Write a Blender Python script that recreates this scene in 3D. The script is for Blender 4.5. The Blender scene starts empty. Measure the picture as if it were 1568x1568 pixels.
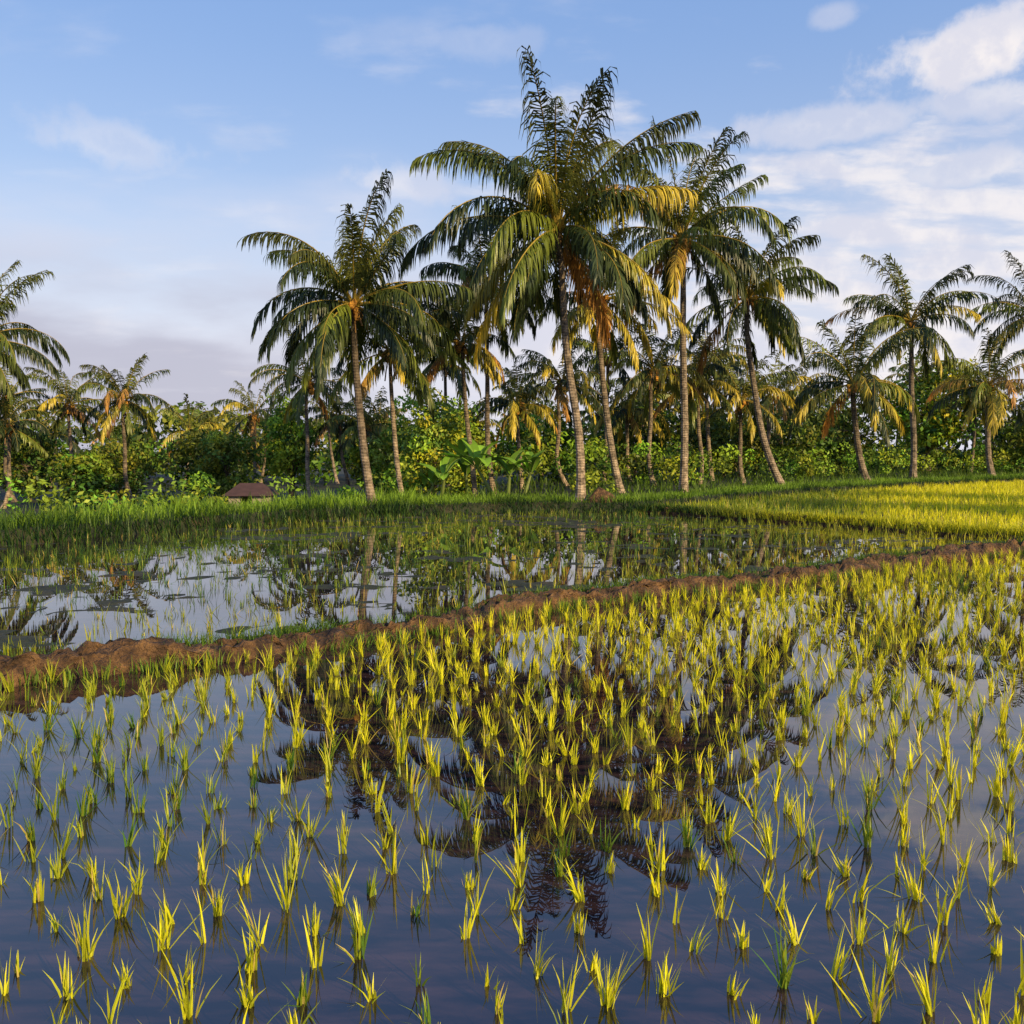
import bpy, math, numpy as np
from mathutils import Vector
R = np.random.default_rng(7)
scene = bpy.context.scene
PI = math.pi

# ------------------------------------------------------------------ helpers
class MB:
    def __init__(s): s.V=[];s.F=[];s.C=[];s.M=[];s.n=0
    def add(s,V,F,C,mat=0):
        V=np.asarray(V,float).reshape(-1,3); F=np.asarray(F,int).reshape(-1,4)
        C=np.asarray(C,float)
        if C.ndim==1: C=np.tile(C,(len(V),1))
        C=C.reshape(-1,3)
        s.V.append(V);s.F.append(F+s.n);s.C.append(C);s.M.append(np.full(len(F),mat));s.n+=len(V)
    def build(s,name,mats,smooth=False,parent=None,loc=None):
        V=np.concatenate(s.V);F=np.concatenate(s.F);C=np.concatenate(s.C);M=np.concatenate(s.M)
        if loc is not None: V=V-np.array(loc)
        me=bpy.data.meshes.new(name)
        me.vertices.add(len(V)); me.vertices.foreach_set('co',V.ravel())
        me.loops.add(F.size); me.loops.foreach_set('vertex_index',F.ravel().astype(np.int32))
        me.polygons.add(len(F)); me.polygons.foreach_set('loop_start',np.arange(0,F.size,4,dtype=np.int32))
        me.polygons.foreach_set('loop_total',np.full(len(F),4,dtype=np.int32))
        me.polygons.foreach_set('material_index',M.astype(np.int32))
        me.polygons.foreach_set('use_smooth',np.full(len(F),bool(smooth)))
        me.update(calc_edges=True)
        a=me.attributes.new('Col','FLOAT_COLOR','POINT')
        a.data.foreach_set('color',np.concatenate([C,np.ones((len(C),1))],1).ravel())
        for m in mats: me.materials.append(m)
        ob=bpy.data.objects.new(name,me); scene.collection.objects.link(ob)
        if loc is not None: ob.location=loc
        if parent: ob.parent=parent
        return ob

def norm(a): return a/np.maximum(np.linalg.norm(a,axis=-1,keepdims=True),1e-9)

def ribbons(mb,P,W,C,mat=0):
    K,T,_=P.shape
    V=np.stack([P-W,P+W],2)              # K,T,2,3
    idx=np.arange(K*T*2).reshape(K,T,2)
    F=np.stack([idx[:,:-1,0],idx[:,:-1,1],idx[:,1:,1],idx[:,1:,0]],-1)
    C=np.broadcast_to(np.asarray(C,float)[...,None,:] if np.ndim(C)==3 else C,(K,T,2,3))
    mb.add(V.reshape(-1,3),F.reshape(-1,4),C.reshape(-1,3),mat)

def tube(mb,P,Rd,n,C,mat=0):
    P=np.asarray(P,float);T=len(P);Rd=np.asarray(Rd)
    t=norm(np.gradient(P,axis=0))
    ref=np.array([1,0,0.]) if abs(t[0,0])<.8 else np.array([0,1,0.])
    a=norm(np.cross(t,ref));b=np.cross(t,a)
    th=np.arange(n)*2*PI/n
    V=P[:,None]+Rd.reshape(T,-1,1)*(np.cos(th)[None,:,None]*a[:,None]+np.sin(th)[None,:,None]*b[:,None])
    i=np.arange(T*n).reshape(T,n); j=np.roll(i,-1,1)
    F=np.stack([i[:-1],j[:-1],j[1:],i[1:]],-1)
    C=np.asarray(C,float)
    if C.ndim==2: C=np.repeat(C,n,0)
    mb.add(V.reshape(-1,3),F.reshape(-1,4),C,mat)

def leaves(mb,P,L,Wd,N,C,mat=0):
    K=len(P); N=norm(N)
    r=norm(R.normal(size=(K,3))); a=norm(np.cross(N,r)); b=np.cross(N,a)
    L=np.broadcast_to(L,(K,))[:,None]; Wd=np.broadcast_to(Wd,(K,))[:,None]
    V=np.stack([P-a*L,P-b*Wd,P+a*L,P+b*Wd],1)
    F=np.arange(K*4).reshape(K,4)
    mb.add(V.reshape(-1,3),F,np.repeat(C,4,0) if np.ndim(C)==2 else C,mat)

def vn(x,y,seed=0):
    xi=np.floor(x).astype(np.int64);yi=np.floor(y).astype(np.int64);fx=x-xi;fy=y-yi
    fx=fx*fx*(3-2*fx);fy=fy*fy*(3-2*fy)
    def h(a,b):
        n=(a*374761393+b*668265263+seed*974711)&0x7fffffff
        n=((n^(n>>13))*1274126177)&0x7fffffff
        return ((n^(n>>16))&0xffff)/65535.
    return (h(xi,yi)*(1-fx)+h(xi+1,yi)*fx)*(1-fy)+(h(xi,yi+1)*(1-fx)+h(xi+1,yi+1)*fx)*fy
def fbm(x,y,o=4,seed=0):
    s=0;a=.5
    for k in range(o): s=s+a*vn(x*2**k,y*2**k,seed+k);a*=.5
    return s/(1-.5**o)
def sst(a,b,x):
    t=np.clip((x-a)/(b-a),0,1);return t*t*(3-2*t)

# ------------------------------------------------------------------ layout lines
BK=np.array([(-90,-35),(-60,-20),(-30,4),(-20,15.2),(-13.4,23.0),(-12,26.3),(-9.3,30.2),(-5.35,34.3),(-.9,36.5),(5.15,37.2),(14.4,48.6),(26,60),(39,70),(87,100),(250,170)],float)
BU=np.array([(-60,-22),(-30,-5),(-14,4.3),(-7.7,8.0),(-5.43,9.6),(-3.8,10.8),(-2.04,12.0),(.7,14.4),(2.5,15.7),(6.4,18.3),(9.05,20.3),(13.2,23.2),(20.8,28.3),(60,52),(120,85)],float)
ybank=lambda x:np.interp(x,BK[:,0],BK[:,1])+.25*np.sin(x*.8)
ybund=lambda x:np.interp(x,BU[:,0],BU[:,1])+.14*np.sin(x*.9)+.07*np.sin(x*2.3+1)
xdiv=lambda y:np.interp(y,[24.5,31,37.2],[15.2,10.6,5.6])+.2*np.sin(y*1.1)

# ------------------------------------------------------------------ materials
def newmat(name):
    m=bpy.data.materials.new(name);m.use_nodes=True;nt=m.node_tree;nt.nodes.clear()
    return m,nt,nt.nodes.new,nt.links.new
def leafmat(name,transl=.35,gain=1.0,gloss=.06,rough=.4):
    m,nt,N,L=newmat(name)
    out=N('ShaderNodeOutputMaterial');at=N('ShaderNodeAttribute');at.attribute_name='Col'
    p=N('ShaderNodeBsdfDiffuse');t=N('ShaderNodeBsdfTranslucent');mx=N('ShaderNodeMixShader');g=N('ShaderNodeBsdfGlossy');m2=N('ShaderNodeMixShader')
    vm=N('ShaderNodeVectorMath');vm.operation='SCALE';L(at.outputs['Color'],vm.inputs[0]);vm.inputs['Scale'].default_value=gain
    L(vm.outputs[0],p.inputs['Color']);L(vm.outputs[0],t.inputs['Color'])
    g.inputs['Roughness'].default_value=rough;g.inputs['Color'].default_value=(.8,.8,.8,1)
    mx.inputs[0].default_value=transl;m2.inputs[0].default_value=gloss
    L(p.outputs[0],mx.inputs[1]);L(t.outputs[0],mx.inputs[2]);L(mx.outputs[0],m2.inputs[1]);L(g.outputs[0],m2.inputs[2]);L(m2.outputs[0],out.inputs[0])
    return m
M_frond=leafmat('palm_frond',.15,1.55,.03,.4)
M_rice=leafmat('rice_leaf',.3,1.4,.02,.4)
M_grass=leafmat('grass_blade',.25,1.3,.02,.5)
M_leaf=leafmat('broad_leaf',.15,1.7,.02,.45)

def barkmat(name):
    m,nt,N,L=newmat(name)
    out=N('ShaderNodeOutputMaterial');p=N('ShaderNodeBsdfPrincipled');at=N('ShaderNodeAttribute');at.attribute_name='Col'
    geo=N('ShaderNodeNewGeometry')
    nz=N('ShaderNodeTexNoise');nz.inputs['Scale'].default_value=3.5;nz.inputs['Detail'].default_value=6;nz.inputs['Roughness'].default_value=.7
    L(geo.outputs['Position'],nz.inputs['Vector'])
    mr=N('ShaderNodeMapRange');mr.inputs[1].default_value=.38;mr.inputs[2].default_value=.64;mr.inputs[3].default_value=.3;mr.inputs[4].default_value=1.6
    L(nz.outputs['Fac'],mr.inputs[0])
    wv=N('ShaderNodeTexWave');wv.bands_direction='Z';wv.inputs['Scale'].default_value=2.6;wv.inputs['Distortion'].default_value=4.;wv.inputs['Detail'].default_value=3
    L(geo.outputs['Position'],wv.inputs['Vector'])
    m2=N('ShaderNodeMapRange');m2.inputs[3].default_value=.8;m2.inputs[4].default_value=1.05;L(wv.outputs['Fac'],m2.inputs[0])
    mm=N('ShaderNodeMath');mm.operation='MULTIPLY';L(mr.outputs[0],mm.inputs[0]);L(m2.outputs[0],mm.inputs[1])
    vm=N('ShaderNodeVectorMath');vm.operation='SCALE';L(at.outputs['Color'],vm.inputs[0]);L(mm.outputs[0],vm.inputs['Scale'])
    L(vm.outputs[0],p.inputs['Base Color']);p.inputs['Roughness'].default_value=.9
    b=N('ShaderNodeBump');b.inputs['Strength'].default_value=.6;b.inputs['Distance'].default_value=.04
    L(wv.outputs['Fac'],b.inputs['Height']);L(b.outputs[0],p.inputs['Normal']);L(p.outputs[0],out.inputs[0])
    return m
M_bark=barkmat('palm_bark')

def soilmat(name,c1,c2,c3,scale=3.,bump=.08,rough=.85):
    m,nt,N,L=newmat(name)
    out=N('ShaderNodeOutputMaterial');p=N('ShaderNodeBsdfPrincipled');geo=N('ShaderNodeNewGeometry')
    nz=N('ShaderNodeTexNoise');nz.inputs['Scale'].default_value=scale;nz.inputs['Detail'].default_value=8;nz.inputs['Roughness'].default_value=.7
    n2=N('ShaderNodeTexNoise');n2.inputs['Scale'].default_value=scale*6;n2.inputs['Detail'].default_value=5
    L(geo.outputs['Position'],nz.inputs['Vector']);L(geo.outputs['Position'],n2.inputs['Vector'])
    cr=N('ShaderNodeValToRGB');e=cr.color_ramp.elements
    e[0].position=.36;e[0].color=(*c1,1);e[1].position=.66;e[1].color=(*c3,1)
    k=e.new(.5);k.color=(*c2,1)
    L(nz.outputs['Fac'],cr.inputs[0]);L(cr.outputs[0],p.inputs['Base Color'])
    p.inputs['Roughness'].default_value=rough
    b=N('ShaderNodeBump');b.inputs['Strength'].default_value=1.;b.inputs['Distance'].default_value=bump
    ad=N('ShaderNodeMath');ad.operation='ADD';L(nz.outputs['Fac'],ad.inputs[0]);L(n2.outputs['Fac'],ad.inputs[1])
    L(ad.outputs[0],b.inputs['Height']);L(b.outputs[0],p.inputs['Normal']);L(p.outputs[0],out.inputs[0])
    return m
M_soil=soilmat('bund_soil',(.03,.017,.009),(.14,.072,.030),(.36,.19,.07),4.,.14)
M_ground=soilmat('ground_cover',(.015,.02,.008),(.035,.04,.012),(.07,.05,.02),.8)

# water
m,nt,N,L=newmat('paddy_water');M_water=m
out=N('ShaderNodeOutputMaterial');p=N('ShaderNodeBsdfPrincipled');geo=N('ShaderNodeNewGeometry')
mp=N('ShaderNodeMapping');mp.inputs['Rotation'].default_value=(0,0,.6);mp.inputs['Scale'].default_value=(1,4.5,1)
L(geo.outputs['Position'],mp.inputs[0])
nz=N('ShaderNodeTexNoise');nz.inputs['Scale'].default_value=1.5;nz.inputs['Detail'].default_value=8;nz.inputs['Roughness'].default_value=.6;L(mp.outputs[0],nz.inputs[0])
cr=N('ShaderNodeValToRGB');e=cr.color_ramp.elements
e[0].position=.42;e[0].color=(.006,.005,.010,1);e[1].position=.68;e[1].color=(.075,.036,.030,1)
L(nz.outputs['Fac'],cr.inputs[0]);L(cr.outputs[0],p.inputs['Base Color'])
p.inputs['Roughness'].default_value=.0;p.inputs['IOR'].default_value=1.9
n2=N('ShaderNodeTexNoise');n2.inputs['Scale'].default_value=1.3;n2.inputs['Detail'].default_value=2
L(geo.outputs['Position'],n2.inputs[0])
b=N('ShaderNodeBump');b.inputs['Strength'].default_value=.1;b.inputs['Distance'].default_value=.007
L(n2.outputs['Fac'],b.inputs['Height']);L(b.outputs[0],p.inputs['Normal']);L(p.outputs[0],out.inputs[0])

# ------------------------------------------------------------------ ground sheet
def axis(fine0,fine1,step,far0,far1):
    c=list(np.arange(fine0,fine1,step))
    a=[];d=step;v=fine0
    while v>far0: d*=1.25;v-=d;a.append(v)
    b=[];d=step;v=c[-1]
    while v<far1: d*=1.25;v+=d;b.append(v)
    return np.array(a[::-1]+c+b)
xs=axis(-28,45,.17,-3000,3000);ys=axis(-2,60,.17,-800,3500)
X,Y=np.meshgrid(xs,ys)
def gheight(X,Y):
    d=(Y-ybank(X))
    up=sst(-.1,.8,d)
    base=.33+.1*fbm(X*.5,Y*.5,3,3)
    low=-1.7*sst(5,14,d)*sst(2,-9,X)
    z=-.14+(base+.14)*up+low
    zb=-.142+.13*fbm(X*.6,Y*1.2,4,9)+.10*fbm(X*3.1,Y*4.0,3,39)   # mud showing through in the middle field
    inB=(Y>ybund(X)+.3)&(d<0)&(X<xdiv(Y))
    z=np.where(inB,np.maximum(z,zb),z)
    inC=(Y>ybund(X)+.3)&(d<-.1)&(X>=xdiv(Y)); z=np.where(inC,.03+.02*vn(X,Y),z)
    z=np.where(Y<1.3,.35*sst(1.6,.8,Y)-.14*(1-sst(1.6,.8,Y)),z)
    return z
Z=gheight(X,Y)
mb=MB();nx=len(xs);ny=len(ys);i=np.arange(nx*ny).reshape(ny,nx)
mb.add(np.stack([X,Y,Z],-1).reshape(-1,3),np.stack([i[:-1,:-1],i[:-1,1:],i[1:,1:],i[1:,:-1]],-1).reshape(-1,4),(.1,.1,.1))
mb.build('ground',[M_ground],True)

# water sheet
mb=MB();wx=np.linspace(-85,200,400)
lo=np.stack([wx,np.full_like(wx,-40),0*wx],-1);hi=np.stack([wx,ybank(wx)+.5,0*wx],-1)
k=len(wx);a=np.arange(k-1)
mb.add(np.concatenate([lo,hi]),np.stack([a,a+1,a+1+k,a+k],-1),(.1,.1,.1));mb.build('paddy_water',[M_water])

# ------------------------------------------------------------------ bunds
def bund(name,pts,w,h,seed,mat):
    pts=np.asarray(pts,float);seg=np.r_[0,np.cumsum(np.linalg.norm(np.diff(pts,axis=0),axis=1))]
    s=np.arange(0,seg[-1],.04);c=np.stack([np.interp(s,seg,pts[:,0]),np.interp(s,seg,pts[:,1])],-1)
    t=norm(np.gradient(c,axis=0));nrm=np.stack([-t[:,1],t[:,0]],-1)
    q=np.linspace(-1,1,29)
    prof=np.clip(1.3*(1-np.abs(q)**2.0),-.6,.95)
    S,Q=np.meshgrid(s,q,indexing='ij')
    ww=w*(.45+1.2*fbm(S*.7,Q*0,3,seed))
    off=Q*ww+.40*(fbm(S*2.0,Q*1.5,4,seed+5)-.5)
    z=prof[None]*h*(.35+1.15*fbm(S*.9,Q*.8,3,seed+9))+.32*(fbm(S*4.5,Q*3.3,5,seed+20)-.5)-.06*(np.abs(Q)>.9)
    P=np.stack([c[:,0,None]+nrm[:,0,None]*off,c[:,1,None]+nrm[:,1,None]*off,z],-1)
    i=np.arange(P.shape[0]*P.shape[1]).reshape(P.shape[:2])
    mb=MB();mb.add(P.reshape(-1,3),np.stack([i[:-1,:-1],i[:-1,1:],i[1:,1:],i[1:,:-1]],-1).reshape(-1,4),(.1,.1,.1))
    return mb.build(name,[mat],True)
bx=np.linspace(-28,58,300)
bund('earth_bund',np.stack([bx,ybund(bx)],-1),.28,.22,1,M_soil)
by=np.linspace(24.6,37.4,60)
bund('earth_bund',np.stack([xdiv(by),by],-1),.25,.2,50,M_soil)

# ------------------------------------------------------------------ rice / grass blades
def blades(mb,base,h,w,az,lean,curl,cb,ct,T=4,mat=0):
    K=len(base);t=np.linspace(0,1,T)[None,:,None]
    d=np.stack([np.cos(az),np.sin(az),0*az],-1)[:,None]
    le=lean[:,None,None];cu=curl[:,None,None];hh=h[:,None,None]
    P=base[:,None]+d*hh*(le*t+cu*t**2.2)+np.array([0,0,1.])*hh*(t*np.sqrt(np.clip(1-le**2,.05,1))-.55*cu*t**2.5)
    wa=az+PI/2+R.normal(0,.7,K)
    wv=np.stack([np.cos(wa),np.sin(wa),0*wa],-1)[:,None]
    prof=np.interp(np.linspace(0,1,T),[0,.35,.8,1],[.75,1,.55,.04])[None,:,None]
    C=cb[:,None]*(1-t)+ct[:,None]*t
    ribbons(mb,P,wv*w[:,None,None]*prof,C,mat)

def rice_field(name,cx,cy,nb,hmean,wid,col_dark,col_light,lightf,T=4,spread=.03,leanS=.32,zb=-.03):
    K=len(cx);hs=hmean*R.uniform(.55,1.32,K);n=R.integers(int(nb*.4),int(nb*1.55)+1,K)
    idx=np.repeat(np.arange(K),n);k=len(idx)
    base=np.stack([cx[idx]+R.normal(0,spread,k),cy[idx]+R.normal(0,spread,k),np.full(k,zb)],-1)
    az=R.uniform(0,2*PI,k);lean=np.abs(R.normal(0,leanS*.5,k));curl=np.abs(R.normal(0,.14,k))
    stray=R.random(k)<.12;lean[stray]+=R.uniform(.2,.6,stray.sum());lean=np.clip(lean,0,.9)
    ca=R.uniform(0,2*PI,K);cl=np.abs(R.normal(0,.12,K))
    vx=lean*np.cos(az)+(cl*np.cos(ca))[idx];vy=lean*np.sin(az)+(cl*np.sin(ca))[idx]
    az=np.arctan2(vy,vx);lean=np.clip(np.hypot(vx,vy),0,.92)
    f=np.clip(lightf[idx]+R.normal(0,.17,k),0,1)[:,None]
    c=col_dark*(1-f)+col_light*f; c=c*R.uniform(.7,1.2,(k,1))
    mb=MB();h=hs[idx]*R.uniform(.4,1.1,k)
    yel=R.random(k)<.06; c[yel]=np.array([.46,.36,.09])
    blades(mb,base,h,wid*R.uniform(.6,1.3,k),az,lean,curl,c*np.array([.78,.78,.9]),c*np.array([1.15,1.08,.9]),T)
    return mb.build(name,[M_rice])

def grid(x0,x1,y0,y1,sx,sy,rot,jit,drop=.05):
    cx,cy=(x0+x1)/2,(y0+y1)/2;r=max(x1-x0,y1-y0)*.75
    a=np.arange(-r,r,sx);b=np.arange(-r,r,sy);A,B=np.meshgrid(a,b);A=A.ravel();B=B.ravel()
    A=A+.12*np.sin(B*.7)+.06*np.sin(B*2.3)
    x=cx+A*math.cos(rot)-B*math.sin(rot)+R.normal(0,jit,len(A));y=cy+A*math.sin(rot)+B*math.cos(rot)+R.normal(0,jit,len(A))
    k=(x>x0)&(x<x1)&(y>y0)&(y<y1)&(R.random(len(x))>drop)
    return x[k],y[k]
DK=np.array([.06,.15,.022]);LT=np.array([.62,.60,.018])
# foreground paddy
x,y=grid(-20,28,1.7,27,.275,.305,.2,.036,.07)
k=(y<ybund(x)-.4)&(np.abs(x)<.66*y+2.);x,y=x[k],y[k]
lf=np.clip(.93+1.0*(fbm(x*.35,y*.35,3,31)-.5)-.65*sst(-.12,-.45,x/np.maximum(y,1))*sst(4.6,6.5,y),0,1)  # left part darker: shade from behind the viewpoint painted into the plant colour
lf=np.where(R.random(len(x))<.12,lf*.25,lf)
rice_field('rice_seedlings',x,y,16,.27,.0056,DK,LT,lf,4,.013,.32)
# middle paddy
x,y=grid(-24,16,6,38,.31,.35,.45,.05,.22)
k=(y>ybund(x)+.5)&(y<ybank(x)-.2)&(x<xdiv(y)-.3)&(np.abs(x)<.66*y+3);x,y=x[k],y[k]
k=(fbm(x*.45,y*.45,3,55)>.44-.1*sst(2,8,x))|(R.random(len(x))<.38);x,y=x[k],y[k]
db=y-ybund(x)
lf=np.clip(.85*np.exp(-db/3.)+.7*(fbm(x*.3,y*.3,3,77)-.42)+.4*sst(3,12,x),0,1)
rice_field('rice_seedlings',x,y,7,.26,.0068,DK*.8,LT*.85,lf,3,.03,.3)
# taller far-right paddy
x,y=grid(4,75,22,95,.31,.33,.3,.07,.02)
k=(y>ybund(x)+.5)&(y<ybank(x)-.1)&((x>xdiv(y)+.3)|(y>37.5))&(x<.72*y+3);x,y=x[k],y[k]
lf=np.clip(.3+.7*sst(.34,.44,x/y+.06*(fbm(x*.4,y*.4,3,5)-.5)),0,1)  # darker to the left: shadow band painted into the crop colour
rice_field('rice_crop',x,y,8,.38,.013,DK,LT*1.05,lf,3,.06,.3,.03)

# ------------------------------------------------------------------ grass
def grass(name,x,y,z,hm,wid,cd,cl,f,T=3,leanS=.35):
    k=len(x);az=R.uniform(0,2*PI,k);lean=np.clip(np.abs(R.normal(0,leanS,k)),0,.8);curl=np.abs(R.normal(0,.25,k))
    ff=np.clip(f+R.normal(0,.15,k),0,1)[:,None];c=(cd*(1-ff)+cl*ff)*R.uniform(.7,1.25,(k,1))
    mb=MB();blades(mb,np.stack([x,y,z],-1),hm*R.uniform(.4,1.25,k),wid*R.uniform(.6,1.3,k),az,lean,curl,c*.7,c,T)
    return mb.build(name,[M_grass])
GD=np.array([.015,.045,.008]);GL=np.array([.20,.33,.025])
n=60000;x=R.uniform(-26,72,n);d=R.exponential(2.2,n)-.1;y=ybank(x)+d
k=(d<14);x,y,d=x[k],y[k],d[k];tall=fbm(x*.7,y*.7,4,8)
grass('bank_grass',x,y,gheight(x,y)-.03,(.08+.82*tall)*.62*(1+.8*(x<-4)),.016,GD,GL,np.clip(fbm(x*.35,y*.35,3,4)*1.4-.15+.3*(d>.9)-.9*(d<.6),0,1))
n=40000;x=R.uniform(-22,36,n);o=R.normal(.18,.11,n);dens=fbm(x*1.4,o*0,3,66)
k=(R.random(n)<np.clip((dens-.22)*2.6,.35,1));x,o=x[k],o[k]
y=ybund(x)+o*1.3;grass('bund_grass',x,y,np.full(len(x),.06),.26,.0065,GD*1.3,GL,np.full(len(x),.35))
n=16000;x=R.uniform(-22,36,n);cl=fbm(x*2.2,x*0,3,91);k=cl>.45;x=x[k]
y=ybund(x)-.25+R.normal(0,.14,len(x));grass('bund_grass',x,y,np.full(len(x),.0),.18,.006,GD,GL*1.2,np.full(len(x),.5))
n=9000;y=R.uniform(24.6,37.4,n);x=xdiv(y)+R.normal(0,.28,n)
grass('bund_grass',x,y,np.full(n,.08),.34,.012,GD*1.5,LT*.8,np.clip(sst(36,30,y)*.9,0,1))
n=14000;x=R.uniform(-50,90,n);d=R.uniform(3,28,n);y=ybank(x)+d
grass('undergrowth_grass',x,y,gheight(x,y)-.05,.7,.03,GD*.8,GL*.6,fbm(x*.2,y*.2,3,14))

# ------------------------------------------------------------------ coconut palms
def frond(mb,o,L,e0,az,droop,bend,col,nl,lw,ll,side_droop,segs=3,tipcol=None):
    T=14;s=np.linspace(0,1,T)
    e=e0-droop*s**1.5;a=az+bend*s**1.5
    tv=np.stack([np.cos(e)*np.cos(a),np.cos(e)*np.sin(a),np.sin(e)],-1)
    P=np.asarray(o)+np.concatenate([[[0,0,0]],np.cumsum((tv[1:]+tv[:-1])/2*L/(T-1),0)])
    stem=np.array([.28,.20,.035])*.8*R.uniform(.7,1.2)
    tube(mb,P,np.interp(s,[0,.12,1],[.07,.04,.008])*L/5,4,stem,0)
    u=np.clip(np.linspace(.12,.995,nl)+R.normal(0,.004,nl),.1,1)
    for sg in (-1,1):
        uu=np.clip(u+R.normal(0,.004,nl),.1,.998)
        keep=fbm(uu*9+R.uniform(0,99),uu*0,2,int(R.integers(99)))>.24
        keep&=R.random(nl)>.05
        uu=uu[keep];n_=len(uu)
        if n_<4: continue
        p0=np.stack([np.interp(uu,s,P[:,c]) for c in range(3)],-1)
        t=norm(np.stack([np.interp(uu,s,tv[:,c]) for c in range(3)],-1))
        aa=az+bend*uu**1.5
        sd=np.stack([-np.sin(aa),np.cos(aa),0*aa],-1)*sg
        up=norm(np.cross(t,sd)*sg); up=np.where((up[:,2:3]<0),-up,up)
        ang=np.interp(uu,[0,.5,1],[1.25,.95,.35])+R.normal(0,.16,n_)
        d0=norm(sd*np.sin(ang)[:,None]+t*np.cos(ang)[:,None]+up*R.normal(.12,.12,(n_,1)))
        length=ll*np.interp(uu,[.1,.25,.5,.8,1],[.6,.95,1.05,.9,.6])*R.uniform(.65,1.2,n_)
        g=side_droop*R.uniform(.5,1.6,n_)[:,None]
        dn=np.array([0,0,-1.])
        if segs==3: ds=[d0,norm(d0+dn*g*.5),norm(d0*.9+dn*g*1.7),norm(d0*.5+dn*g*3.2)];pr=[.7,1.,.8,.08]
        else: ds=[d0,norm(d0+dn*g*.8),norm(d0*.7+dn*g*2.4)];pr=[.8,1.,.08]
        q=length[:,None]/segs;pts=[p0]
        for dd in ds[1:]: pts.append(pts[-1]+dd*q)
        PP=np.stack(pts,1)
        W=np.stack([norm(t-dd*np.sum(t*dd,-1,keepdims=True)) for dd in ds],1)*lw*np.array(pr)[None,:,None]
        c=np.tile(col,(n_,1))
        if tipcol is not None:
            f=np.clip(uu**1.3*1.2+R.normal(0,.18,n_),0,1)[:,None];c=c*(1-f)+tipcol*f
        c=c*R.uniform(.6,1.35,(n_,1))
        C=np.repeat(c[:,None],segs+1,1)
        ribbons(mb,PP,W,C,0)

def crown(mb,top,L,nf,nl,lw,warm=.4,seed=0,low=-38,segs=3):
    ph=R.uniform(0,2*PI)
    for i in range(nf):
        q=(i+.5)/nf
        az=ph+i*2.39996+R.normal(0,.35)
        e0=math.radians(83-(83-low)*q+R.normal(0,9))
        droop=math.radians(np.interp(q,[0,.15,.5,1],[38,66,94,50])+R.normal(0,18))
        droop=min(droop,e0+math.radians(82))
        Lf=L*np.interp(q,[0,.15,.5,1],[.90,1.0,1.03,.75])*R.uniform(.78,1.1)
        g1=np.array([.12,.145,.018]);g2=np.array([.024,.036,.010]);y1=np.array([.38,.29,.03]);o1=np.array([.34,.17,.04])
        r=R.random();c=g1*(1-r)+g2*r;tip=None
        if q<.22: c=np.array([.13,.145,.03])*R.uniform(.4,1.1);tip=c*.6
        # older fronds go golden; sunlight painted in by favouring the sun-facing side
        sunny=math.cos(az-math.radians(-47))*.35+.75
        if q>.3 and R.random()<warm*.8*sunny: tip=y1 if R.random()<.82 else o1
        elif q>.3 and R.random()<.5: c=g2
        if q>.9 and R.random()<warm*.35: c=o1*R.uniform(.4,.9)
        frond(mb,np.asarray(top)+np.array([math.cos(az)*.12,math.sin(az)*.12,.3*(1-q)-.1]),Lf,e0,az,droop,R.normal(0,.42),c,nl,lw,L*.205,np.interp(q,[0,.2,1],[.5,1.05,1.6])*R.uniform(.6,1.4),segs,tip)

def ball(mb,c,r,col,mat=1,st=1.25):
    u=np.linspace(0,PI,6);P=np.stack([0*u+c[0],0*u+c[1],c[2]+st*r*np.cos(u)],-1)
    tube(mb,P[::-1],r*np.sin(u)+.002,7,col,mat)

def palm(base,top,L,nf=28,nl=50,lw=.028,r=.17,warm=.4,low=-38,nuts=True,sbend=.0,mb=None):
    own=mb is None
    if own: mb=MB()
    b=np.array(base,float);t=np.array(top,float);s=np.linspace(0,1,26)[:,None]
    k=1-(1-s)**1.7
    P=b+np.concatenate([(t-b)[:2]*k,(t-b)[2:]*s],1)
    P[:,0]+=sbend*np.sin(s[:,0]*PI)+sbend*.5*np.sin(s[:,0]*2*PI+1)*s[:,0]*(1-s[:,0])*4
    rr=r*np.interp(s[:,0],[0,.04,.12,.9,1],[1.5,1.2,1.,.68,.85])*(1+.04*np.sin(np.arange(26)*2.1))
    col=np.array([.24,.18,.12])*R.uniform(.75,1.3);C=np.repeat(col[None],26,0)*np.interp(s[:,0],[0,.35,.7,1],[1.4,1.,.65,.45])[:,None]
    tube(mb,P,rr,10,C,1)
    crown(mb,t,L,nf,nl,lw,warm,0,low,3 if nl>60 else 2)
    if nuts:
        for i in range(R.integers(9,17)):
            a=R.uniform(0,2*PI);ball(mb,t+np.array([math.cos(a)*R.uniform(.2,.45),math.sin(a)*R.uniform(.2,.45),R.uniform(-.65,.05)]),.13,np.array([.52,.24,.03])*R.uniform(.5,1.1))
        for i in range(9):
            a=R.uniform(0,2*PI);q=np.linspace(0,1,5)[:,None];dd=np.array([math.cos(a),math.sin(a),0])
            tube(mb,t+dd*q*.7*R.uniform(.5,1)+np.array([0,0,-1.])*(q**2*R.uniform(.5,1.2)+.1),np.full(5,.03),4,np.array([.3,.17,.06])*R.uniform(.5,1),0)
    if own: return mb.build('coconut_palm',[M_frond,M_bark],False,loc=base)

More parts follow.
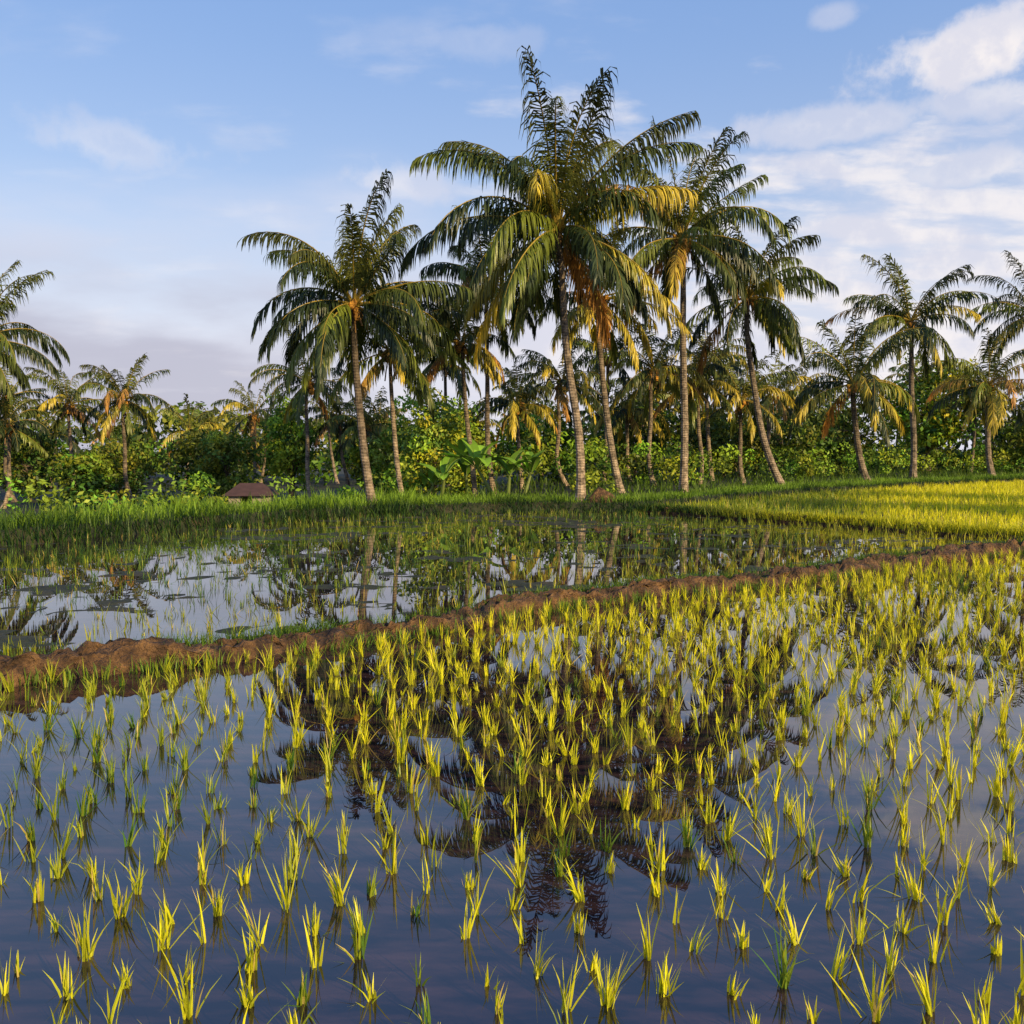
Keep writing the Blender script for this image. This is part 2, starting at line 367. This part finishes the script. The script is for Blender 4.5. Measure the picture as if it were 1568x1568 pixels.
PALMS=[ # base, crown point, frond length, fronds, leaflets, leaflet halfwidth, radius, warm
 ((-5.5,36.0),(-6.2,36.2,8.2),5.2,35,92,.029,.17,.15),
 ((2.9,38.6),(1.85,38.4,11.6),6.7,36,104,.032,.19,.5),
 ((8.8,47),(8.6,47,13.2),5.8,30,80,.034,.2,.35),
 ((15.7,53),(13.5,53,11.2),5.8,29,74,.036,.2,.35),
 ((5.5,46),(4.3,46,10.0),4.8,22,62,.033,.18,.9),
 ((-.9,46),(-1.2,46,10.7),4.8,24,62,.033,.14,.4),
 ((-1.75,44),(-2.4,44,7.7),3.7,20,50,.031,.13,.4),
 ((-4.9,41),(-5.4,41,6.9),4.0,22,54,.031,.12,.8),
 ((29.8,68),(29.3,68,12.0),6.2,26,56,.04,.23,.5),
 ((24.1,62),(23.0,62,7.0),6.0,26,56,.04,.23,.9),
 ((38.4,73),(37.8,73,7.6),5.7,24,50,.042,.23,1.),
 ((43.3,75),(42.2,75,13.6),6.0,24,50,.042,.2,.4),
 ((-29.0,50),(-28.8,50,8.5),5.0,30,56,.036,.17,.1),
 ((-25.6,62),(-26.1,62,5.9),3.9,24,42,.036,.15,.35),
 ((-31.3,66),(-31.8,66,5.8),3.9,22,40,.038,.15,.3),
 ((-13.0,60),(-13.3,60,6.9),3.9,22,40,.038,.15,.3),
 ((.6,52),(.3,52,5.1),3.5,20,40,.036,.13,1.),
 ((3.3,55),(3.0,55,6.6),3.9,22,40,.036,.14,.4),
 ((8.7,56),(8.6,56,7.4),4.3,22,40,.036,.15,.7),
 ((11.9,58),(11.6,58,6.6),3.9,20,38,.038,.15,.5),
 ((15.2,60),(15.0,60,5.8),3.9,20,38,.038,.16,.6),
 ((-11.6,64),(-12.2,64,4.8),3.4,20,34,.038,.14,.4),
 ((14.0,64),(13.5,64,8.4),3.9,20,38,.04,.16,.4),
 ((-33.5,60),(-33.0,60,4.2),3.4,20,34,.038,.14,.3),
 ((-9.4,60),(-9.6,60,4.0),3.2,18,34,.038,.13,.4),
 ((20.2,70),(19.8,70,6.6),4.2,20,34,.044,.18,.5),
 ((8.0,62),(7.8,62,5.2),3.6,20,34,.04,.15,.6),
 ((-4.0,58),(-4.2,58,8.0),3.8,20,38,.038,.14,.3),
 ((47.5,78),(48.0,78,9.0),5.2,22,38,.044,.22,.5),
 ((6.0,60),(6.2,60,8.6),3.8,20,36,.04,.15,.4),
 ((-37.0,68),(-37.4,68,6.4),3.8,20,34,.04,.15,.3),
 ((-20.5,72),(-20.2,72,5.4),3.6,20,32,.04,.15,.3),
 # palms standing out of view to the right, whose shadows cross the fields
 ((34,19),(34.2,19,9.5),5.2,26,36,.05,.2,.3),
 ((38.5,15),(38.5,15.2,8.6),5.2,26,36,.05,.2,.3),
 ((43,24),(43,24,10.5),5.2,26,36,.05,.2,.3),
]
for (b,t,L_,nf,nl,lw,r,wm) in PALMS:
    z=float(gheight(np.array([b[0]]),np.array([b[1]]))[0])
    palm((b[0],b[1],z-.1),t,L_,nf,nl,lw,r,wm,sbend=R.normal(0,.22))
mb=MB()
for i in range(60):
    Yd=R.uniform(74,120);u=R.uniform(-.7,.8);xx=u*Yd
    h=R.uniform(.0,.045)*Yd+2.4+ (3.5*R.random() if u>0 else 0)
    palm((xx,Yd,-1),(xx+R.normal(0,.5),Yd,h),R.uniform(3.4,4.6),16,20,.07,.16,.5,nuts=False,mb=mb)
mb.build('distant_palm_grove',[M_frond,M_bark])

# ------------------------------------------------------------------ broadleaf trees & shrubs
def clumps(mb,C,rad,nper,size,cd,cl):
    K=len(C);idx=np.repeat(np.arange(K),nper);k=len(idx)
    d=norm(R.normal(size=(k,3)));rr=R.uniform(.45,1.05,k)**.6
    P=C[idx]+d*(rad[idx]*rr)[:,None]*np.array([1,1,.75])
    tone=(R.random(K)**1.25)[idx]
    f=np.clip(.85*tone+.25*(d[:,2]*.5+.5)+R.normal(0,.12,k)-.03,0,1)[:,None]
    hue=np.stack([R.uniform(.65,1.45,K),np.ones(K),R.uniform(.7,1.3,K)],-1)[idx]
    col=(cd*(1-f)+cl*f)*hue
    Nn=norm(d*.8+R.normal(size=(k,3))*.7+np.array([0,0,.4]))
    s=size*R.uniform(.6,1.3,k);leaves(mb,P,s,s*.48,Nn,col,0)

def tree(name,x,y,w,ztop,cd,cl,leaf=.16,nc=70,nper=90,z0=None,lowf=.25):
    if z0 is None: z0=float(gheight(np.array([x]),np.array([y]))[0])
    mb=MB();H=ztop-z0;cz=z0+H*(.5+lowf/2);rz=H*(1-lowf)/2
    d=norm(R.normal(size=(nc,3)));rr=R.uniform(.2,1,nc)**.45
    C=np.array([x,y,cz])+d*rr[:,None]*np.array([w/2,w/2,rz])*.88*(.8+.4*R.random((nc,1)))
    rad=R.uniform(.11,.2,nc)*w*.9+.15
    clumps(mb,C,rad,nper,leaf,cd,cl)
    s=np.linspace(0,1,8)[:,None];top=np.array([x,y,cz+rz*.3])
    bpt=np.array([x,y,z0-.1]);P=bpt+(top-bpt)*s;P[:,0]+=.12*np.sin(s[:,0]*5)
    tube(mb,P,.03*H*np.interp(s[:,0],[0,.1,1],[1.4,1,.3]),8,(.12,.09,.06),1)
    for i in range(12):
        c=C[R.integers(nc)];p=P[R.integers(2,7)];q=np.linspace(0,1,5)[:,None]
        tube(mb,p+(c-p)*q+np.array([0,0,.3])*np.sin(q*PI),.012*H*np.linspace(1,.3,5),5,(.12,.09,.06),1)
    return mb.build(name,[M_leaf,M_bark])
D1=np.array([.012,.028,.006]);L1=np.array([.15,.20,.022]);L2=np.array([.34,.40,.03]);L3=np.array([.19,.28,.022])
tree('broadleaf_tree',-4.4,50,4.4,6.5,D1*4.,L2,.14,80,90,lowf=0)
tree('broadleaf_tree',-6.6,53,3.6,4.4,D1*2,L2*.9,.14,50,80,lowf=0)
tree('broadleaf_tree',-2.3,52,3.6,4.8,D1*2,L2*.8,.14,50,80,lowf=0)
tree('broadleaf_tree',-16,66,4.5,6.6,D1*2,L3*1.2,.16,65,75,lowf=.1)
tree('broadleaf_tree',-20,64,4.6,4.6,D1,L1*1.2,.16,60,70,lowf=0)
tree('broadleaf_tree',-24,70,5.5,4.8,D1,L1*1.2,.17,60,70,lowf=0)
tree('broadleaf_tree',-31,72,6,4.0,D1,L1,.17,60,70,lowf=0)
tree('broadleaf_tree',-37,70,6,4.4,D1,L1,.17,60,70,lowf=0)
tree('broadleaf_tree',-28,60,4,2.6,D1,L3,.16,50,70,lowf=0)
tree('broadleaf_tree',39,86,9,11.4,D1*2,L2*.9,.25,80,75,lowf=.2)
tree('broadleaf_tree',30,84,8,7.5,D1,L1,.22,60,65,lowf=0)
tree('broadleaf_tree',23,78,8,6.5,D1,L1*.7,.21,60,65,lowf=0)
tree('broadleaf_tree',17,74,7,6.5,D1,L1*.8,.21,60,65,lowf=0)
tree('broadleaf_tree',50,88,9,8.5,D1,L1,.23,60,65,lowf=0)
tree('broadleaf_tree',9,68,7,6.5,D1,L1*.7,.2,60,65,lowf=0)
tree('broadleaf_tree',2,64,7,5.4,D1,L3,.2,60,65,lowf=0)
tree('broadleaf_tree',-9,66,6,4.8,D1,L3,.2,60,65,lowf=0)
hx,hy,hz=-11.7,41,-1.15
mb=MB();n=480
x=R.uniform(-50,85,n);d=R.uniform(8,24,n)+np.where(x<-6,5,0);y=ybank(x)+d
k=~((np.abs(x-hx*y/hy)<2.0)&(y<hy+2));x,y,n=x[k],y[k],k.sum()
zg=gheight(x,y);hh=R.uniform(.2,2.3,n)
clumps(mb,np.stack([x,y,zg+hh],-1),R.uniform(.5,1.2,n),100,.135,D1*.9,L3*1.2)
mb.build('shrub_mass',[M_leaf])
mb=MB();n=650;y=R.uniform(95,140,n);x=R.uniform(-.8,.9,n)*y
clumps(mb,np.stack([x,y,R.uniform(-1,1,n)**2*5.5-.5+fbm(x*.07,y*.02,3,3)*2.5],-1),R.uniform(1.4,2.6,n),55,.5,D1,L1*.9)
mb.build('distant_tree_line',[M_leaf])

# ------------------------------------------------------------------ banana plants
def banana(x,y,h,n=7):
    z0=float(gheight(np.array([x]),np.array([y]))[0]);mb=MB()
    s=np.linspace(0,1,6)[:,None];lx,ly=R.normal(0,.3,2)
    tube(mb,np.array([x,y,z0-.05])+s*np.array([lx,ly,h*.4]),np.linspace(.11,.06,6),8,(.12,.15,.04),0)
    ph=R.uniform(0,6)
    for i in range(n):
        az=ph+i*2.4+R.normal(0,.3);L_=h*R.uniform(.5,.85);e0=math.radians(R.uniform(35,85));dr=math.radians(R.uniform(25,110))
        T=10;t=np.linspace(0,1,T);e=e0-dr*t**1.6
        tv=np.stack([np.cos(e)*math.cos(az),np.cos(e)*math.sin(az),np.sin(e)],-1)
        P=np.array([x+lx,y+ly,z0+h*.38])+np.concatenate([[[0,0,0]],np.cumsum(tv[1:]*L_/(T-1),0)])
        sd=np.array([-math.sin(az),math.cos(az),0]);up=np.cross(tv,sd);up=np.where(up[:,2:3]<0,-up,up)
        wd=.28*h/2.6*np.interp(t,[0,.15,.25,.6,.9,1],[.08,.1,.8,1,.6,.05])
        c=np.array([.15,.28,.03])*R.uniform(.5,1.3)
        for sg in (-1,1):
            Wv=(sd*sg+up*.3)*wd[:,None]*.5
            ribbons(mb,(P+Wv)[None],(Wv)[None],np.tile(c*(1 if sg>0 else .85),(1,T,1)),0)
        tube(mb,P,np.linspace(.02,.006,T),4,(.2,.24,.08),0)
    return mb.build('banana_plant',[M_leaf])
for (bx_,by_,h_) in [(-3.3,42.5,2.5),(-.8,42.8,3.3),(-4.3,44.2,2.3),(.6,45,2.4),(-2.2,45.5,2.9),(-.2,42.5,2.4)]: banana(bx_,by_,h_)

# ------------------------------------------------------------------ hut, earth mound
def slab(mb,c,sx,sy,sz,col,mat=0):
    v=np.array([[a,b_,d] for d in(-1,1) for b_ in(-1,1) for a in(-1,1)],float)*np.array([sx,sy,sz])/2+np.array(c)
    mb.add(v,[[0,2,3,1],[4,5,7,6],[0,1,5,4],[2,6,7,3],[0,4,6,2],[1,3,7,5]],col,mat)
m,nt,N,L=newmat('hut_surface');M_hut=m
out=N('ShaderNodeOutputMaterial');p=N('ShaderNodeBsdfPrincipled');at=N('ShaderNodeAttribute');at.attribute_name='Col'
nz=N('ShaderNodeTexNoise');nz.inputs['Scale'].default_value=5;mxx=N('ShaderNodeVectorMath');mxx.operation='SCALE'
mr=N('ShaderNodeMapRange');mr.inputs[3].default_value=.5;mr.inputs[4].default_value=1.4;L(nz.outputs['Fac'],mr.inputs[0]);L(mr.outputs[0],mxx.inputs['Scale'])
L(at.outputs['Color'],mxx.inputs[0]);L(mxx.outputs[0],p.inputs['Base Color']);p.inputs['Roughness'].default_value=.85;L(p.outputs[0],out.inputs[0])
hut=bpy.data.objects.new('field_hut',None);scene.collection.objects.link(hut)
mb=MB();wl=(.38,.32,.24)
slab(mb,(hx,hy+.7,hz+.8),1.6,.08,1.7,wl);slab(mb,(hx-.77,hy,hz+.8),.08,1.3,1.7,wl);slab(mb,(hx+.77,hy,hz+.8),.08,1.3,1.7,wl)
slab(mb,(hx-.53,hy-.7,hz+.8),.56,.08,1.7,wl);slab(mb,(hx+.53,hy-.7,hz+.8),.56,.08,1.7,wl)
mb.build('walls',[M_hut],parent=hut)
e_=1.02;f_=1.0;zz=hz+1.66;rt=hz+2.2
mb=MB();v=np.array([(hx-e_,hy-f_,zz),(hx+e_,hy-f_,zz),(hx+e_,hy+f_,zz),(hx-e_,hy+f_,zz),(hx-.5,hy-.02,rt),(hx+.5,hy-.02,rt),(hx+.5,hy+.02,rt),(hx-.5,hy+.02,rt)])
mb.add(v,[[0,1,5,4],[1,2,6,5],[2,3,7,6],[3,0,4,7],[4,5,6,7]],(.09,.045,.034));mb.build('roof',[M_hut],parent=hut)

mb=MB();th=np.linspace(0,2*PI,29)[:-1];rr=np.linspace(0.02,1,9)
TH,RR=np.meshgrid(th,rr);x=3.75+.75*RR*np.cos(TH);y=38.3+.5*RR*np.sin(TH);z=.3+.6*(1-RR**2)*(.7+.6*fbm(x*3,y*3,3,2))
i=np.arange(TH.size).reshape(TH.shape);j=np.roll(i,-1,1)
mb.add(np.stack([x,y,z],-1).reshape(-1,3),np.stack([i[:-1],j[:-1],j[1:],i[1:]],-1).reshape(-1,4),(.1,.1,.1));mb.build('earth_mound',[M_soil],True)

# ------------------------------------------------------------------ light, sky
el=math.radians(19);azs=math.radians(137)
sd=Vector((math.sin(azs)*math.cos(el),math.cos(azs)*math.cos(el),math.sin(el)))
sun=bpy.data.lights.new('sun','SUN');sun.energy=5.;sun.angle=math.radians(.5);sun.color=(1,.77,.40)
so=bpy.data.objects.new('sun',sun);so.rotation_euler=sd.to_track_quat('Z','Y').to_euler();scene.collection.objects.link(so)
w=bpy.data.worlds.new('World');scene.world=w;w.use_nodes=True;nt=w.node_tree;nt.nodes.clear();N=nt.nodes.new;L=nt.links.new
def math_(op,a,b=None,c=None):
    n=N('ShaderNodeMath');n.operation=op
    for i_,q in enumerate((a,b,c)):
        if q is None: continue
        if isinstance(q,(int,float)): n.inputs[i_].default_value=q
        else: L(q,n.inputs[i_])
    return n.outputs[0]
def ramp(v,a,b,lo=0.,hi=1.):
    n=N('ShaderNodeMapRange');n.interpolation_type='SMOOTHSTEP';L(v,n.inputs[0]);n.inputs[1].default_value=a;n.inputs[2].default_value=b;n.inputs[3].default_value=lo;n.inputs[4].default_value=hi
    return n.outputs[0]
def mixc(f,a,b):
    n=N('ShaderNodeMix');n.data_type='RGBA'
    for s_,q in ((6,a),(7,b)):
        if isinstance(q,tuple): n.inputs[s_].default_value=(*q,1)
        else: L(q,n.inputs[s_])
    L(f,n.inputs[0]);return n.outputs[2]
def mixs(f,a,b):
    n=N('ShaderNodeMixShader')
    if isinstance(f,float): n.inputs[0].default_value=f
    else: L(f,n.inputs[0])
    L(a,n.inputs[1]);L(b,n.inputs[2]);return n.outputs[0]
def bgn(c,s):
    n=N('ShaderNodeBackground');n.inputs[1].default_value=s
    if isinstance(c,tuple): n.inputs[0].default_value=(*c,1)
    else: L(c,n.inputs[0])
    return n.outputs[0]
tc=N('ShaderNodeTexCoord');D=tc.outputs['Generated'];sp=N('ShaderNodeSeparateXYZ');L(D,sp.inputs[0]);sx_,sy_,sz_=sp.outputs
sky=N('ShaderNodeTexSky');sky.sky_type='NISHITA';sky.sun_disc=False;sky.sun_elevation=el;sky.sun_rotation=azs
sky.air_density=1.;sky.dust_density=.6;sky.ozone_density=1.5
base=bgn(sky.outputs[0],.15)
veil=bgn(mixc(ramp(sz_,.42,.72),mixc(ramp(sz_,.08,.46),(.64,.73,.93),(.28,.47,.90)),(.13,.29,.84)),1.)
base=mixs(.64,base,veil)
zc=math_('ADD',math_('MAXIMUM',sz_,0.),.16)
cb=N('ShaderNodeCombineXYZ');L(math_('DIVIDE',sx_,zc),cb.inputs[0]);L(math_('MULTIPLY',math_('DIVIDE',sy_,zc),1.6),cb.inputs[1])
nz=N('ShaderNodeTexNoise');nz.inputs['Scale'].default_value=2.6;nz.inputs['Detail'].default_value=8;nz.inputs['Roughness'].default_value=.55;L(cb.outputs[0],nz.inputs[0])
right=ramp(sx_,-.3,.25);band=math_('MULTIPLY',ramp(sz_,.0,.1),ramp(sz_,.36,.22))
thr=math_('ADD',nz.outputs['Fac'],math_('MULTIPLY',math_('MULTIPLY',right,band),.16))
scat=math_('MULTIPLY',math_('MULTIPLY',ramp(thr,.52,.72),math_('ADD',.2,math_('MULTIPLY',right,.6))),ramp(sz_,.46,.34,.1,1.))
n3=N('ShaderNodeTexNoise');n3.inputs['Scale'].default_value=17;n3.inputs['Detail'].default_value=7;n3.inputs['Roughness'].default_value=.58;L(D,n3.inputs[0])
warp=math_('MULTIPLY',math_('SUBTRACT',n3.outputs['Fac'],.5),3.6)
def puff(loc,sc):
    mp=N('ShaderNodeMapping');mp.vector_type='TEXTURE';mp.inputs['Location'].default_value=loc;mp.inputs['Scale'].default_value=sc;L(D,mp.inputs[0])
    ln=N('ShaderNodeVectorMath');ln.operation='LENGTH';L(mp.outputs[0],ln.inputs[0])
    return ramp(math_('ADD',ln.outputs['Value'],warp),1.3,.4)
def pdir(px,py):
    v=Vector(((px-784)/1400,1,(690-py)/1400));v.normalize();return tuple(v)
mask=scat
for (a,b_,sc,st) in [(1480,100,(.085,.09,.027),1.),(1510,160,(.07,.09,.016),.6),(1260,48,(.02,.03,.010),.35),(1275,205,(.08,.09,.015),.6),(185,232,(.07,.06,.022),.35),(610,290,(.05,.05,.018),.5),(1480,270,(.11,.1,.016),.6),(740,85,(.05,.05,.014),.2)]:
    mask=math_('MAXIMUM',mask,math_('MULTIPLY',puff(pdir(a,b_),sc),st))
n4=N('ShaderNodeTexNoise');n4.inputs['Scale'].default_value=3;n4.inputs['Detail'].default_value=6
mp4=N('ShaderNodeMapping');mp4.inputs['Scale'].default_value=(1,1,3.5);L(D,mp4.inputs[0]);L(mp4.outputs[0],n4.inputs[0])
hz_=math_('SUBTRACT',.30,sz_);haze=ramp(math_('ADD',hz_,math_('MULTIPLY',math_('SUBTRACT',n4.outputs['Fac'],.5),.3)),.0,.22,0.,.92)
cl=bgn(mixc(ramp(n3.outputs['Fac'],.38,.6),(.74,.74,.84),(.98,.92,.91)),1.)
low=math_('MULTIPLY',ramp(sx_,.15,-.35),ramp(sz_,.24,.12))
hzc=bgn(mixc(math_('MULTIPLY',low,ramp(n4.outputs['Fac'],.35,.55)),(.78,.77,.87),(.54,.53,.64)),1.)
m1=mixs(haze,base,hzc);m2=mixs(mask,m1,cl)
wo=N('ShaderNodeOutputWorld');L(m2,wo.inputs[0])

# ------------------------------------------------------------------ camera
cam=bpy.data.cameras.new('camera');cam.sensor_width=36;cam.lens=36*1400/1568;cam.clip_end=6000;cam.clip_start=.05
co=bpy.data.objects.new('camera',cam);co.location=(0,0,2.5);co.rotation_euler=(math.radians(90-3.84),0,0);scene.collection.objects.link(co)
scene.camera=co
scene.view_settings.view_transform='Standard';scene.view_settings.look='None';scene.view_settings.exposure=0
